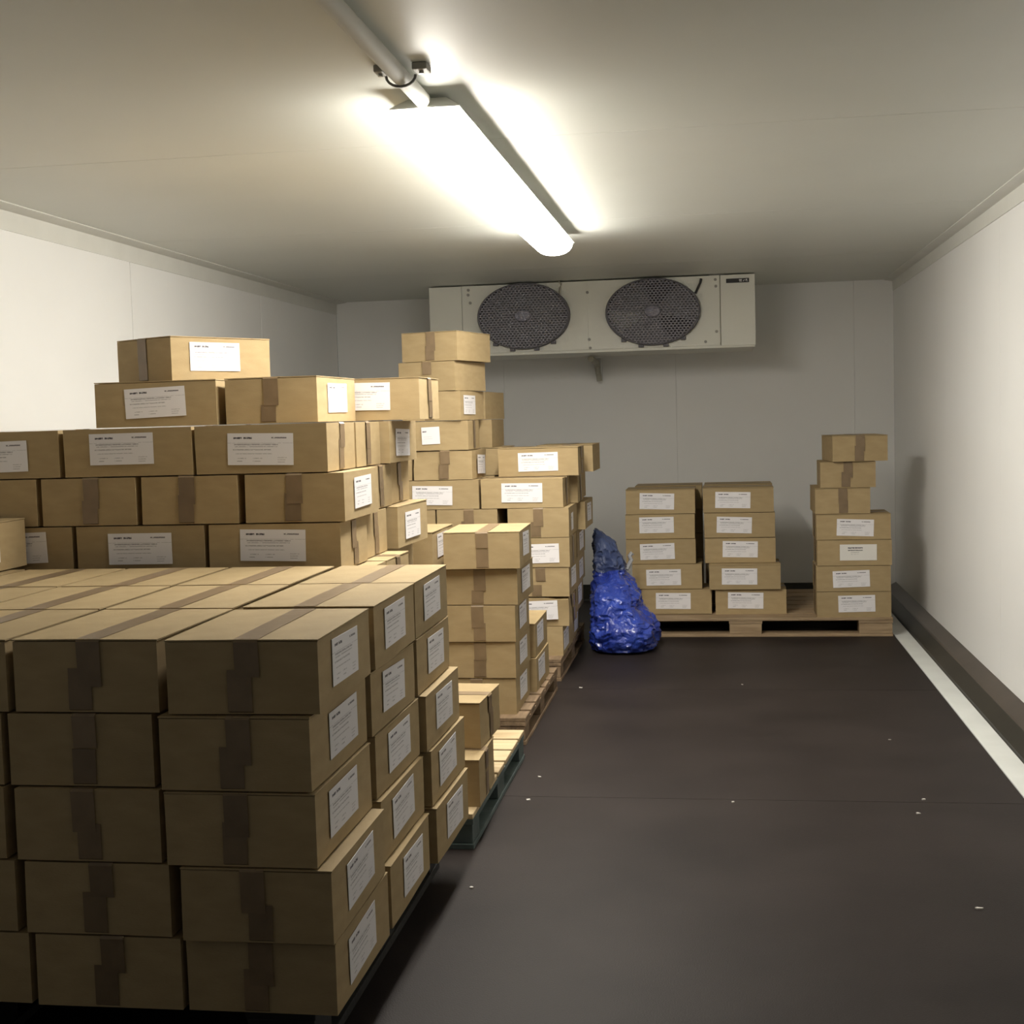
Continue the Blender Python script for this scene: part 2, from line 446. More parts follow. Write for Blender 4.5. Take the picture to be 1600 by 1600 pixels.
for i, (fx, fz) in enumerate(FANS):
    # shroud ring
    bm = bmesh.new()
    n = 64
    prof = [(1.0, 0.0), (1.0, -.03), (.985, -.042), (.95, -.044), (.94, -.03), (.93, .02)]
    rings = [[bm.verts.new((fx - ox + RX * s * math.cos(2 * PI * k / n), EY + d - oy, fz - oz + RZ * s * math.sin(2 * PI * k / n))) for k in range(n)] for s, d in prof]
    for a, b in zip(rings[:-1], rings[1:]):
        for k in range(n):
            bm.faces.new((a[k], a[(k + 1) % n], b[(k + 1) % n], b[k]))
    ring = obj('fan_shroud', bm, 'fan', ev, smooth=True)
    # dark well behind
    bm = bmesh.new()
    c0 = bm.verts.new((fx - ox, EY + .016 - oy, fz - oz))
    rr = [bm.verts.new((fx - ox + RX * .935 * math.cos(2 * PI * k / n), EY + .0155 - oy, fz - oz + RZ * .935 * math.sin(2 * PI * k / n))) for k in range(n)]
    for k in range(n): bm.faces.new((c0, rr[k], rr[(k + 1) % n]))
    obj('fan_well', bm, 'fanwell', ev)
    # perforated domed guard, its own origin at the fan centre so that the hole pattern follows it
    bm = bmesh.new()
    rings = []
    for q in range(1, 9):
        s = q / 8 * .962
        rings.append([bm.verts.new((RX * s * math.cos(2 * PI * k / n), -.062 + .022 * s * s, RZ * s * math.sin(2 * PI * k / n))) for k in range(n)])
    c0 = bm.verts.new((0, -.062, 0))
    for k in range(n): bm.faces.new((c0, rings[0][k], rings[0][(k + 1) % n]))
    for a, b in zip(rings[:-1], rings[1:]):
        for k in range(n): bm.faces.new((a[k], a[(k + 1) % n], b[(k + 1) % n], b[k]))
    obj('fan_guard', bm, 'guard', ev, loc=(fx - ox, EY - oy, fz - oz), smooth=True)
    # hub
    bm = bmesh.new()
    prof = [(.17, -.060), (.165, -.072), (.13, -.078), (.01, -.080)]
    rings = [[bm.verts.new((fx - ox + RX * s * math.cos(2 * PI * k / 32), EY + d - oy, fz - oz + RZ * s * math.sin(2 * PI * k / 32))) for k in range(32)] for s, d in prof]
    for a, b in zip(rings[:-1], rings[1:]):
        for k in range(32): bm.faces.new((a[k], a[(k + 1) % 32], b[(k + 1) % 32], b[k]))
    bm.faces.new(rings[-1])
    obj('fan_hub', bm, 'hub', ev, smooth=True)
    # blades close behind the guard
    for kb in range(3):
        a0 = math.radians(198 + kb * 120 if i == 1 else 30 + kb * 120)
        if i == 0: continue
        bm = bmesh.new()
        f_, b_ = [], []
        for q in range(7):
            aa = a0 + math.radians(-22 + 44 * q / 6)
            for s, L in ((.25, f_), (.9, b_)):
                L.append(bm.verts.new((fx - ox + RX * s * math.cos(aa), EY - .034 + .016 * q / 6 - oy + (.006 if kb else 0), fz - oz + RZ * s * math.sin(aa))))
        for q in range(6): bm.faces.new((f_[q], f_[q + 1], b_[q + 1], b_[q]))
        r = bmesh.ops.solidify(bm, geom=bm.faces[:], thickness=.003)
        obj('fan_blade', bm, 'blade' if kb == 0 else 'fan', ev, smooth=True)  # first blade near white: its highlight is put into the colour
    # cable and clips
    pts = {0: [(.222, .205), (.240, .190), (.232, .165), (.228, .12), (.222, .09)], 1: [(.298, .190), (.292, .165), (.275, .13), (.262, .10)]}[i]
    bm = tube_bm([(fx - ox + a, EY - .014 - oy, fz - oz + b) for a, b in pts], .0075 if i else .006, 8)
    obj('motor_cable', bm, 'black' if i else 'drain', ev, smooth=True)
    for sgn, az in ((1, -52), (-1, -128), (1, -75), (-1, -105)):
        a = math.radians(az)
        x, z = fx + RX * 1.01 * math.cos(a), fz + RZ * 1.03 * math.sin(a)
        eb('guard_clip', x - .016, x + .016, EY - .03, EY, z - .011, z + .011, 'fan', bevel=.003)
for x, z in ((-1.530, 2.075), (-1.532, 2.045), (-1.520, 1.995), (-.780, 2.03), (-.775, 1.74), (-.770, 1.687), (.005, 2.075), (.008, 2.035), (.008, 1.76), (-.06, 1.70)):
    bm = tube_bm([(x - ox, EY + .004 - oy, z - oz), (x - ox, EY - .006 - oy, z - oz)], .009, 10)
    obj('screw', bm, 'clip', ev, smooth=True)
for x in (-1.54, .012):
    eb('hanging_bracket', x - .045, x + .045, EY + .03, EY + .55, 2.1005, ZC, 'clip', bevel=.001)
bd = eb('nameplate', .070, .208, EY - .0105, EY - .006, 2.050, 2.076, 'black', bevel=.0015)
for x0, x1, z0, z1 in ((.148, .166, 2.066, 2.070), (.148, .164, 2.061, 2.064), (.150, .166, 2.056, 2.0585), (.174, .184, 2.064, 2.0665),
                       (.172, .178, 2.057, 2.061), (.188, .198, 2.064, 2.070), (.188, .191, 2.057, 2.064), (.195, .200, 2.056, 2.060)):
    eb('nameplate_letter', x0, x1, EY - .0112, EY - .0104, z0, z1, 'blade', bd, bevel=0)

dr = thing('drain_pipe', 'small drain pipe stub hanging below the cooling unit', 'pipe', (-.800, 9.10, 1.50))
obj('pipe', tube_bm([(0, -.42, .134), (0, -.10, .132), (.004, -.04, .125), (.006, -.01, .10), (.012, 0, .05), (.020, 0, .0)], .020, 12), 'drain', dr, smooth=True)
obj('bracket', box_bm(-.004, .034, .025, .084, .015, .155, bevel=.004), 'metal', dr)

# ------------------------------------------------------------------ pallets
def pallet(label, x0, x1, y0, y1, h, deck, block, nb, bottom='y', gap=.03, blockx=.145, deck_over=None, group=None):
    t = thing('pallet', label, 'pallet', ((x0 + x1) / 2, (y0 + y1) / 2, 0))
    cx, cy = t.location[0], t.location[1]
    tb = h * .155
    bz0, bz1 = tb, h - 2 * tb
    w = ((y1 - y0) - gap * (nb - 1)) / nb
    for i in range(nb):
        ya = y0 + i * (w + gap)
        m = deck_over.get(i, deck) if deck_over else deck
        obj('deck_board', box_bm(x0 - cx, x1 - cx, ya - cy, ya + w - cy, h - tb, h, bevel=.003), m, t)
    ys = [(y0, y0 + .12), ((y0 + y1) / 2 - .07, (y0 + y1) / 2 + .07), (y1 - .12, y1)]
    xs = [(x0, x0 + blockx), ((x0 + x1) / 2 - blockx / 2, (x0 + x1) / 2 + blockx / 2), (x1 - blockx, x1)]
    for a, b in xs:
        obj('stringer_board', box_bm(a - cx, b - cx, y0 - cy, y1 - cy, h - 2 * tb, h - tb - .0005, bevel=.002), block, t)
        for c, d in ys:
            obj('block', box_bm(a - cx + .003, b - cx - .003, c - cy + .003, d - cy - .003, bz0, bz1 - .0005, bevel=.003), block, t)
    for k in range(3):
        if bottom == 'y':
            a, b = xs[k]; obj('bottom_board', box_bm(a - cx, b - cx, y0 - cy, y1 - cy, 0.0, tb - .0005, bevel=.002), block, t)
        else:
            c, d = ys[k]; obj('bottom_board', box_bm(x0 - cx, x1 - cx, c - cy, d - cy, 0.0, tb - .0005, bevel=.002), block, t)
    return t
pallet('dark pallet blackened by painted-in shadow under the nearest box stack', -2.33, -.80, 2.46, 3.64, .137, 'darkpallet', 'darkpallet', 7)
pallet('green-painted pallet with bare pale deck boards showing', -2.35, -.730, 3.80, 4.86, .107, 'woody', 'teal', 7, gap=.022)
pallet('worn brown pallet under the five-high taped box column', -1.96, -.752, 5.055, 6.10, .107, 'wooddark', 'wooddark', 7)
pallet('wooden pallet under the tall far-left box stacks', -1.96, -.758, 6.30, 7.45, .107, 'wooddark', 'wooddark', 7)
pallet('long wooden pallet against the back wall', -.665, .945, 7.575, 8.80, .107, 'wood', 'wood', 7, bottom='x', blockx=.185)

# ------------------------------------------------------------------ cartons
L, W, H = .405, .302, .1428
def carton_mesh(i, h, dent=.0038):
    rnd = random.Random(100 + i)
    bm = bmesh.new()
    nx, ny, nz = 6, 5, 3
    # closed grid box
    V = {}
    def vert(a, b, c):
        k = (a, b, c)
        if k not in V:
            V[k] = bm.verts.new((-L / 2 + L * a / nx, -W / 2 + W * b / ny, h * c / nz))
        return V[k]
    for a in range(nx):
        for b in range(ny):
            bm.faces.new((vert(a, b, 0), vert(a, b + 1, 0), vert(a + 1, b + 1, 0), vert(a + 1, b, 0)))
            bm.faces.new((vert(a, b, nz), vert(a + 1, b, nz), vert(a + 1, b + 1, nz), vert(a, b + 1, nz)))
    for a in range(nx):
        for c in range(nz):
            bm.faces.new((vert(a, 0, c), vert(a + 1, 0, c), vert(a + 1, 0, c + 1), vert(a, 0, c + 1)))
            bm.faces.new((vert(a, ny, c), vert(a, ny, c + 1), vert(a + 1, ny, c + 1), vert(a + 1, ny, c)))
    for b in range(ny):
        for c in range(nz):
            bm.faces.new((vert(0, b, c), vert(0, b, c + 1), vert(0, b + 1, c + 1), vert(0, b + 1, c)))
            bm.faces.new((vert(nx, b, c), vert(nx, b + 1, c), vert(nx, b + 1, c + 1), vert(nx, b, c + 1)))
    edges = [e for e in bm.edges if len(e.link_faces) == 2 and e.calc_face_angle() > 1.0]
    bmesh.ops.bevel(bm, geom=edges, offset=.0045, segments=2, affect='EDGES', profile=.6)
    s = Vector((rnd.uniform(0, 50), rnd.uniform(0, 50), rnd.uniform(0, 50)))
    for v in bm.verts:
        n3 = noise.noise_vector(v.co * 7 + s)
        k = .5 + .5 * noise.noise(v.co * 5 - s)
        v.co.x -= math.copysign(dent * k, v.co.x) * (abs(v.co.x) / (L / 2)) ** 4
        v.co.y -= math.copysign(dent * k, v.co.y) * (abs(v.co.y) / (W / 2)) ** 4
        if v.co.z > h * .9: v.co.z -= dent * .6 * k
        if dent > .004:
            v.co.x += n3.x * dent * .8; v.co.y += n3.y * dent * .8
            if v.co.z > .01: v.co.z += min(0, n3.z) * dent
    return mesh_of(bm, 'carton', 'card', smooth=True, sharp=28)
NV = 8
CARTON = [carton_mesh(i, H) for i in range(NV)]
CARTON_LOW = [carton_mesh(i + 20, H - .0035) for i in range(NV)]       # closed by separate flaps
CARTON_CRUSH = [carton_mesh(50, H, .016), carton_mesh(53, H, .010)]

def flap_mesh(i):
    rnd = random.Random(300 + i)
    bm = bmesh.new()
    n = 6
    y0, y1 = .0012, W / 2 - .0005
    rows = []
    for a in range(n + 1):
        x = -L / 2 + .001 + (L - .002) * a / n
        lift = rnd.uniform(0, .0012)
        rows.append([bm.verts.new((x, y, z + (lift if y == y0 else 0))) for y, z in ((y0, 0), (y1, 0), (y1, .0028), (y0, .0028))])
    for a, b in zip(rows[:-1], rows[1:]):
        for k in range(4): bm.faces.new((a[k], a[(k + 1) % 4], b[(k + 1) % 4], b[k]))
    bm.faces.new(rows[0][::-1]); bm.faces.new(rows[-1])
    return mesh_of(bm, 'flap', 'card')
FLAP = [flap_mesh(i) for i in range(4)]

def tape_mesh(i, top=True):
    rnd = random.Random(200 + i + (0 if top else 40))
    off = rnd.uniform(-.012, .012)
    w = .048
    d1, d2 = (rnd.uniform(.060, .10), rnd.uniform(.060, .10)) if top else (rnd.uniform(.055, .095), rnd.uniform(.055, .095))
    e = .0020 if top else .0010
    zt = H + .0012
    prof = []
    if top:
        prof = [(-L / 2 - e, zt - d1), (-L / 2 - e, zt - .006), (-L / 2 - e + .004, zt - .0008), (-L / 2 + .01, zt), (0, zt), (L / 2 - .01, zt),
                (L / 2 + e - .004, zt - .0008), (L / 2 + e, zt - .006), (L / 2 + e, zt - d2)]
    else:
        prof = [(-L / 2 - e, d1), (-L / 2 - e, .006), (-L / 2 + .004, .0012), (L / 2 - .004, .0012), (L / 2 + e, .006), (L / 2 + e, d2)]
    bm = bmesh.new()
    rows = []
    zin = lambda z: z - .0004 if (top and z > zt - .003) else z
    for k, (x, z) in enumerate(prof):
        sk = rnd.uniform(-.0015, .0015)
        xi = x * (1 - .0004 / (L / 2)) if abs(x) > L / 2 - .006 else x
        rows.append([bm.verts.new((x, off + sk - w / 2, z)), bm.verts.new((x, off + sk + w / 2, z)),
                     bm.verts.new((xi, off + sk + w / 2, zin(z))), bm.verts.new((xi, off + sk - w / 2, zin(z)))])
    for a, b in zip(rows[:-1], rows[1:]):
        for q in range(4): bm.faces.new((a[q], a[(q + 1) % 4], b[(q + 1) % 4], b[q]))
    bm.faces.new(rows[0][::-1]); bm.faces.new(rows[-1])
    return mesh_of(bm, 'tape', 'tape')
TT = [tape_mesh(i, True) for i in range(6)]
TB = [tape_mesh(i, False) for i in range(6)]
LABEL = mesh_of(box_bm(-.1, .1, -.0004, .0004, -.0465, .0465), 'shipping_label', 'label')
LABEL2 = mesh_of(box_bm(-.1, .1, -.0004, .0004, -.0445, .0445), 'shipping_label', 'label2')
LABEL3 = mesh_of(box_bm(-.045, .045, -.0004, .0004, -.042, .042), 'shipping_label', 'label3')

count = [0]
def carton(text, kind, xr, yf, z, rz=0.0, label=1, top=False, center=None, group=None, lx=None, lz=None, lrot=None, crush=None, jit=.5, tapes=True):
    """kind 'T': taped short end towards the camera, label on the right; kind 'L': long labelled side towards the camera.
    xr, yf: right side and front side of the standing box; rz: extra turn in degrees"""
    i = count[0]; count[0] += 1
    rnd = random.Random(i * 7 + 3)
    if center: cx, cyy = center
    elif kind == 'T': cx, cyy = xr - W / 2, yf + L / 2
    else: cx, cyy = xr - L / 2, yf + W / 2
    ang = (PI / 2 if kind == 'T' else 0) + math.radians(rz + (rnd.uniform(-jit, jit) if not rz else 0))
    t = thing('cardboard_box', text, 'box', (cx, cyy, z), ang, group or 'cardboard boxes stacked on pallets')
    if crush is not None: me = CARTON_CRUSH[crush]
    else: me = (CARTON_LOW if top else CARTON)[rnd.randrange(NV)]
    link('carton', me, t)
    if top:
        link('flap', FLAP[rnd.randrange(4)], t, (0, 0, H - .0032))
        link('flap', FLAP[rnd.randrange(4)], t, (0, 0, H - .0032), (0, 0, PI))
    if tapes:
        link('top_tape', TT[rnd.randrange(6)], t)
        link('bottom_tape', TB[rnd.randrange(6)], t)
    if label:
        me = {1: LABEL, 2: LABEL2, 3: LABEL3}[label]
        link('shipping_label', me, t,
             (lx if lx is not None else rnd.uniform(-.02, .02), -W / 2 - .0008 - (.002 if crush is not None else 0), lz if lz is not None else .074 + rnd.uniform(-.008, .008)),
             (0, math.radians(lrot if lrot is not None else rnd.uniform(-2.2, 2.2)), 0))
    return t

def hidden(kind, xr, yf, z, n, pitch, where):
    for k in range(n):
        cx, cyy = (xr - W / 2, yf + L / 2) if kind == 'T' else (xr - L / 2, yf + W / 2)
        o = link('cardboard_box', CARTON[k % NV], None, (cx, cyy, z + k * pitch), (0, 0, PI / 2 if kind == 'T' else 0))
        tag(o, 'cardboard box buried inside ' + where + ', out of sight', 'box', 'buried boxes inside ' + where)

# ---- nearest stack (P1): five layers, three rows deep
Z1, PT1 = .1375, .1458
LN = {5: 'top layer', 4: 'second layer from top', 3: 'middle layer', 2: 'second layer from bottom', 1: 'bottom layer'}
RN = ['front row', 'middle row', 'back row']
c1 = {5: [(-.750, 2.395, 1.2), (-.752, 2.835, 0), (-.754, 3.248, 0)],
      4: [(-.763, 2.385, 0), (-.757, 2.818, -.6), (-.754, 3.25, 0)],
      3: [(-.757, 2.382, 0), (-.756, 2.842, -1.0), (-.735, 3.262, -.6)],
      2: [(-.730, 2.378, 0), (-.747, 2.835, -.8), (-.728, 3.282, -1.2)],
      1: [(-.732, 2.395, 0), (-.733, 2.832, 0), (-.718, 3.272, -.8)]}
c2 = {5: -1.066, 4: -1.085, 3: -1.072, 2: -1.058, 1: -1.043}
c3 = {5: -1.381, 4: -1.398, 3: -1.396, 2: -1.379, 1: -1.357}
for n in range(1, 6):
    z = Z1 + PT1 * (n - 1)
    for r, (xr, yf, rz) in enumerate(c1[n]):
        carton('brown carton in nearest stack, %s, right column, %s' % (LN[n], RN[r]), 'T', xr, yf, z, rz, top=True,
               lz=.078 if n > 1 else .074, jit=.3)
    carton('brown carton in nearest stack, %s, middle column, %s' % (LN[n], RN[0]), 'T', c2[n], 2.405 - (.012 if n < 4 else 0), z, top=(n == 5), jit=.4)
    carton('brown carton in nearest stack, %s, left-edge column, %s' % (LN[n], RN[0]), 'T', c3[n], 2.405 - (.008 if n < 4 else 0), z, top=(n == 5), jit=.4)
    if n == 5:
        for r, yf in ((1, 2.822), (2, 3.238)):
            carton('brown carton in nearest stack, top layer, second column from right, %s' % RN[r], 'T', -1.068 - .004 * r, yf, z, top=True, jit=.4)
            carton('brown carton in nearest stack, top layer, third column from right, %s' % RN[r], 'T', -1.384 - .003 * r, yf, z, top=True, jit=.4)
            carton('brown carton in nearest stack, top layer, fourth column from right, %s' % RN[r], 'T', -1.698 - .002 * r, yf, z, top=True, jit=.4)
for (xr, yf) in ((-1.075, 2.83), (-1.39, 2.83), (-1.70, 2.83), (-1.075, 3.25), (-1.39, 3.25), (-1.70, 3.25)):
    hidden('T', xr, yf, Z1, 4, PT1, 'the nearest stack')
hidden('T', -2.02, 3.25, Z1, 5, PT1, 'the nearest stack')
carton('labelled carton lying alone on the nearest stack, at left photo edge', 'T', -2.055, 3.335, Z1 + 5 * PT1, 1.5, top=True, lx=-.06)

# ---- big box wall behind it (P2), eight layers on the green pallet
Z0, PT2 = .107, .1456
def z2(k): return Z0 + PT2 * (k - 1)
Y2 = 3.757
wtxt = 'in the box wall behind the nearest stack'
carton('labelled carton right in lowest visible row of the box wall', 'L', -1.087, Y2, z2(6), lx=-.004)
carton('labelled carton in the middle of lowest visible row of the box wall', 'L', -1.503, Y2, z2(6), lx=.0)
carton('partly hidden labelled carton left in lowest visible row of the box wall', 'L', -1.921, Y2, z2(6), lx=.02)
for xr, t in ((-1.073, 'rightmost taped carton in second visible row of the box wall'), (-1.393, 'second taped carton from right in second visible row of the box wall'),
              (-1.711, 'third taped carton from right in second visible row of the box wall'), (-2.026, 'leftmost taped carton in second visible row of the box wall')):
    carton(t, 'T', xr, Y2, z2(7))
carton('labelled carton at right end of third visible row of the box wall', 'L', -1.117, Y2, z2(8), lx=-.0)
carton('labelled carton in the middle of third visible row of the box wall', 'L', -1.530, Y2, z2(8), lx=-.018)
carton('labelled carton cut by left photo edge, third row of the box wall', 'L', -1.948, Y2, z2(8), lx=.0)
# right flank of the wall
carton('taped carton end on right flank of the box wall, third row, second deep', 'L', -1.117, 4.078, z2(8))
carton('labelled carton on right flank of the box wall, third row, third deep', 'T', -1.088, 4.395, z2(8), lx=-.02)
carton('carton end on right flank of the box wall, second row, second deep', 'L', -1.108, 4.178, z2(7))
carton('carton end on right flank of the box wall, second row, third deep', 'L', -1.118, 4.49, z2(7))
carton('taped carton end on right flank of the box wall, lowest row, second deep', 'L', -1.102, 4.068, z2(6))
carton('carton sticking out of right flank of the box wall, label turned rightwards', 'T', -1.068, 4.42, z2(6), -2.0, top=True, lx=-.01)
carton('low carton at foot of right flank with bright lit top', 'L', -1.030, 4.067, z2(5), top=True)
hidden('L', -1.175, Y2, Z0, 3, PT2, 'the box wall')
hidden('L', -1.175, 4.067, Z0, 3, PT2, 'the box wall')
hidden('L', -1.030, Y2, Z0 + 3 * PT2, 2, PT2, 'the box wall')
hidden('L', -1.030, 4.067, Z0 + 3 * PT2, 1, PT2, 'the box wall')
hidden('T', -1.12, 4.42, Z0, 5, PT2, 'the box wall')
hidden('L', -1.60, Y2, Z0, 5, PT2, 'the box wall')
hidden('L', -2.015, Y2, Z0, 5, PT2, 'the box wall')
hidden('L', -1.590, 4.178, Z0, 8, PT2, 'the box wall')
hidden('L', -2.005, 4.178, Z0, 8, PT2, 'the box wall')
# loose boxes on top of the wall
ZD = z2(9)
carton('labelled carton on top of the box wall under the topmost one', 'L', -1.541, 4.00, ZD, lx=.0, top=True)
carton('taped carton on the box wall whose right label glares white', 'T', -1.209, 4.00, ZD, -1.5, top=True, lx=.0)
carton('labelled carton behind the glaring one, at right end of the wall top', 'L', -.985, 4.425, ZD, -1, lx=-.0, top=True)
ct = (-1.722, 4.09); th = math.radians(58)
ctr = (ct[0] + math.cos(th) * L / 2 - math.sin(th) * W / 2, ct[1] + math.sin(th) * L / 2 + math.cos(th) * W / 2)
carton('topmost carton on the box wall, turned askew with white-glaring label', 'T', 0, 0, ZD + PT2, 58 - 90, center=ctr, lx=-.03, lz=.078, lrot=0, top=True)
# two boxes low on the green pallet
carton('lower of two cartons at front corner of the green pallet', 'L', -.722, 3.868, z2(1), 1.0, top=True, label=0)
carton('upper of two cartons at front corner of the green pallet', 'L', -.728, 4.005, z2(2), -2.5, top=True, label=0)

# ---- five-high column (P3)
def z3(k): return Z0 + .1452 * (k - 1)
on = {5: 'top', 4: 'second from top', 3: 'third from top', 2: 'fourth from top', 1: 'bottom'}
for k, xr, yf, rz in ((1, -.795, 5.115, 0), (2, -.791, 5.11, 0), (3, -.788, 5.10, 0), (4, -.772, 5.105, -1.0), (5, -.764, 5.07, 1.6)):
    carton('carton in the five-high taped column on the brown pallet, %s' % on[k], 'T', xr, yf, z3(k), rz, top=(k >= 4), lx=.0, lz=.08)
carton('carton with lit top left of the five-high column, its label showing rightwards', 'T', -1.105, 5.10, z3(5), top=True, lx=-.02)
hidden('T', -1.115, 5.10, Z0, 4, .1452, 'the five-high column group')
carton('lower of two short-stacked cartons behind the five-high column', 'T', -.770, 5.545, z3(1), lx=-.05)
carton('upper of two short-stacked cartons behind the five-high column', 'T', -.775, 5.560, z3(2), top=True, lx=-.05)

# ---- tall far-left stacks (P4)
def z4(k): return Z0 + .1446 * (k - 1)
Y4 = 6.40
carton('bottom carton of the seven-high right stack beyond the brown pallet', 'T', -.755, Y4, z4(1), lx=-.08)
carton('crushed carton second from bottom in the seven-high stack', 'L', -.715, Y4, z4(2), lx=.04, crush=0)
carton('plain-fronted carton third from bottom in the seven-high stack', 'T', -.718, Y4 + .005, z4(3), lx=-.02)
carton('labelled carton fourth from bottom in the seven-high stack', 'L', -.712, Y4, z4(4), lx=.05)
carton('taped carton fifth from bottom in the seven-high stack', 'T', -.714, Y4, z4(5), lx=-.06, label=3)
carton('labelled carton second from top in the seven-high stack', 'L', -.738, Y4, z4(6), lx=.0)
carton('labelled carton on top of the seven-high stack, beside the blue bag', 'L', -.680, 6.60, z4(7), lx=.0, top=True)
# second depth row of that stack
for k, xr, kind, t in ((1, -.76, 'T', 'bottom'), (2, -.735, 'T', 'second from bottom'), (3, -.725, 'T', 'third from bottom'), (4, -.72, 'T', 'fourth from bottom'),
                       (5, -.675, 'T', 'fifth from bottom'), (6, -.70, 'L', 'second from top')):
    yf = {'T': 6.83, 'L': 6.72}[kind]
    carton('carton in deeper row behind the seven-high stack, %s' % t, kind, xr, yf, z4(k), lx=.0)
carton('carton jutting out farthest right behind the top of seven-high stack', 'T', -.645, 7.02, z4(7), label=0, top=True)
hidden('L', -.72, 7.045, z4(6), 1, .1446, 'the seven-high stack')
# left tall stack
carton('taped carton fifth layer, left of the seven-high stack', 'T', -1.062, Y4, z4(5), label=0)
carton('carton fifth layer up, deep behind the carton sticking out rightwards', 'T', -1.372, Y4, z4(5), label=0)
carton('sliver of carton left of the fifth box in tallest far stack', 'T', -1.482, Y4 + .01, z4(7), label=0)
carton('labelled carton left of the second-from-top one in seven-high stack', 'L', -1.150, Y4, z4(6), lx=-.03)
hidden('T', -1.135, Y4, Z0, 4, .1446, 'the tall far stack')
hidden('T', -1.452, Y4, Z0, 4, .1446, 'the tall far stack')
hidden('T', -1.14, 6.83, Z0, 6, .1446, 'the tall far stack')
carton('taped carton fifth from top in the tallest far stack', 'T', -1.172, Y4, z4(7), lx=-.0, crush=1)
carton('carton with square label, fourth from top in the tallest far stack', 'L', -1.193, Y4, z4(8), label=3, lx=.015)
carton('carton third from top in the tallest far stack, label on its side', 'T', -1.203, Y4, z4(9), -6, lx=-.05)
def corner(cx, cy, deg):   # centre of a taped-end box from its near right corner, turned clockwise by deg
    a = math.radians(90 - deg)
    return (cx + math.cos(a) * L / 2 - math.sin(a) * W / 2, cy + math.sin(a) * L / 2 + math.cos(a) * W / 2)
carton('second carton from top of the tallest far stack, plain sides', 'T', 0, 0, z4(10), -12, center=corner(-1.247, 6.38, 12), label=0)
carton('topmost carton of the tallest far stack, below the left fan', 'T', 0, 0, z4(11), -14, center=corner(-1.232, 6.38, 14), label=0, top=True)
carton('dark-sided carton behind fifth box of the tallest far stack', 'T', -1.095, 6.83, z4(7), label=0, top=True)
carton('carton behind square-labelled box of the tallest far stack', 'T', -1.150, 6.83, z4(8), label=0)
carton('carton peeping out behind third box of the tallest far stack', 'T', -1.165, 6.86, z4(9), -5, label=0)

# ---- stacks on the back pallet
PB = .1452
bn = {1: 'bottom', 2: 'second from bottom', 3: 'middle', 4: 'second from top', 5: 'top'}
for k, xl, yf in ((1, -.450, 7.74), (2, -.503, 7.76), (3, -.537, 7.78), (4, -.541, 7.80), (5, -.536, 7.80)):
    carton('labelled carton in left stack on the back pallet, %s' % bn[k], 'L', xl + L, yf, Z0 + .1447 * (k - 1), lx=-.02, top=(k == 5), jit=.3)
for k, xl, yf in ((1, -.028, 7.72), (2, -.060, 7.70), (3, -.082, 7.78), (4, -.084, 7.79), (5, -.090, 7.79)):
    carton('labelled carton in middle stack on the back pallet, %s' % bn[k], 'L', xl + L, yf, Z0 + .1453 * (k - 1), lx=-.03 if k != 3 else .0, top=(k in (2, 5)), jit=.3)
for k, xr, yf in ((1, .939, 7.585), (2, .938, 7.585), (3, .945, 7.585), (4, .940, 7.585)):
    carton('labelled carton in right stack on the back pallet, %s' % {1: 'lowest', 2: 'second from floor', 3: 'third from floor', 4: 'fourth from floor'}[k], 'L', xr, yf, Z0 + .1447 * (k - 1),
           lx={1: .015, 2: -.012, 3: .02, 4: .01}[k], top=(k == 4), label=2 if k == 3 else 1, jit=.2)
for k, c, rz, t in ((5, (.681, 7.79), 0.01, 'lowest of three small-end cartons leaning atop the right back stack'), (6, (.716, 7.79), -1.5, 'middle of three small-end cartons leaning atop the right back stack'),
                    (7, (.762, 7.77), 4, 'topmost carton of the right back stack, near the wall corner')):
    carton(t, 'T', 0, 0, Z0 + .1447 * (k - 1), rz, center=c, label=0, top=(k in (5, 7)))
carton('top carton of the rear row behind left stack on back pallet', 'L', -.095, 8.14, Z0 + 4 * .1453, top=True)
carton('top carton of the rear row behind middle stack on back pallet', 'L', .322, 8.14, Z0 + 4 * .1453, top=True)
hidden('L', -.095, 8.14, Z0, 4, .1453, 'the back pallet stacks')
hidden('L', .322, 8.14, Z0, 4, .1453, 'the back pallet stacks')

# ------------------------------------------------------------------ blue bag
bag = thing('plastic_bag', 'crumpled shiny blue plastic bag slumped on the floor', 'bag', (-.52, 7.22, 0))
bx, by = -.52, 7.22
KEY = [  # z, x left, x right, y front, y back
    (0.000, -.66, -.40, 7.04, 7.38), (0.012, -.70, -.345, 6.98, 7.43), (0.05, -.715, -.312, 6.95, 7.46), (0.11, -.715, -.305, 6.94, 7.47),
    (0.17, -.712, -.335, 6.96, 7.48), (0.23, -.710, -.395, 7.00, 7.49), (0.29, -.708, -.415, 7.04, 7.50), (0.35, -.707, -.445, 7.10, 7.50),
    (0.395, -.706, -.500, 7.19, 7.50), (0.44, -.706, -.500, 7.20, 7.50), (0.50, -.706, -.520, 7.24, 7.51), (0.56, -.704, -.560, 7.28, 7.51),
    (0.61, -.704, -.615, 7.33, 7.50), (0.635, -.700, -.655, 7.37, 7.48)]
def lerp_key(t):
    f = t * (len(KEY) - 1); i = min(int(f), len(KEY) - 2); u = f - i
    return [KEY[i][q] * (1 - u) + KEY[i + 1][q] * u for q in range(5)]
NR, NT = 110, 110
rings = []
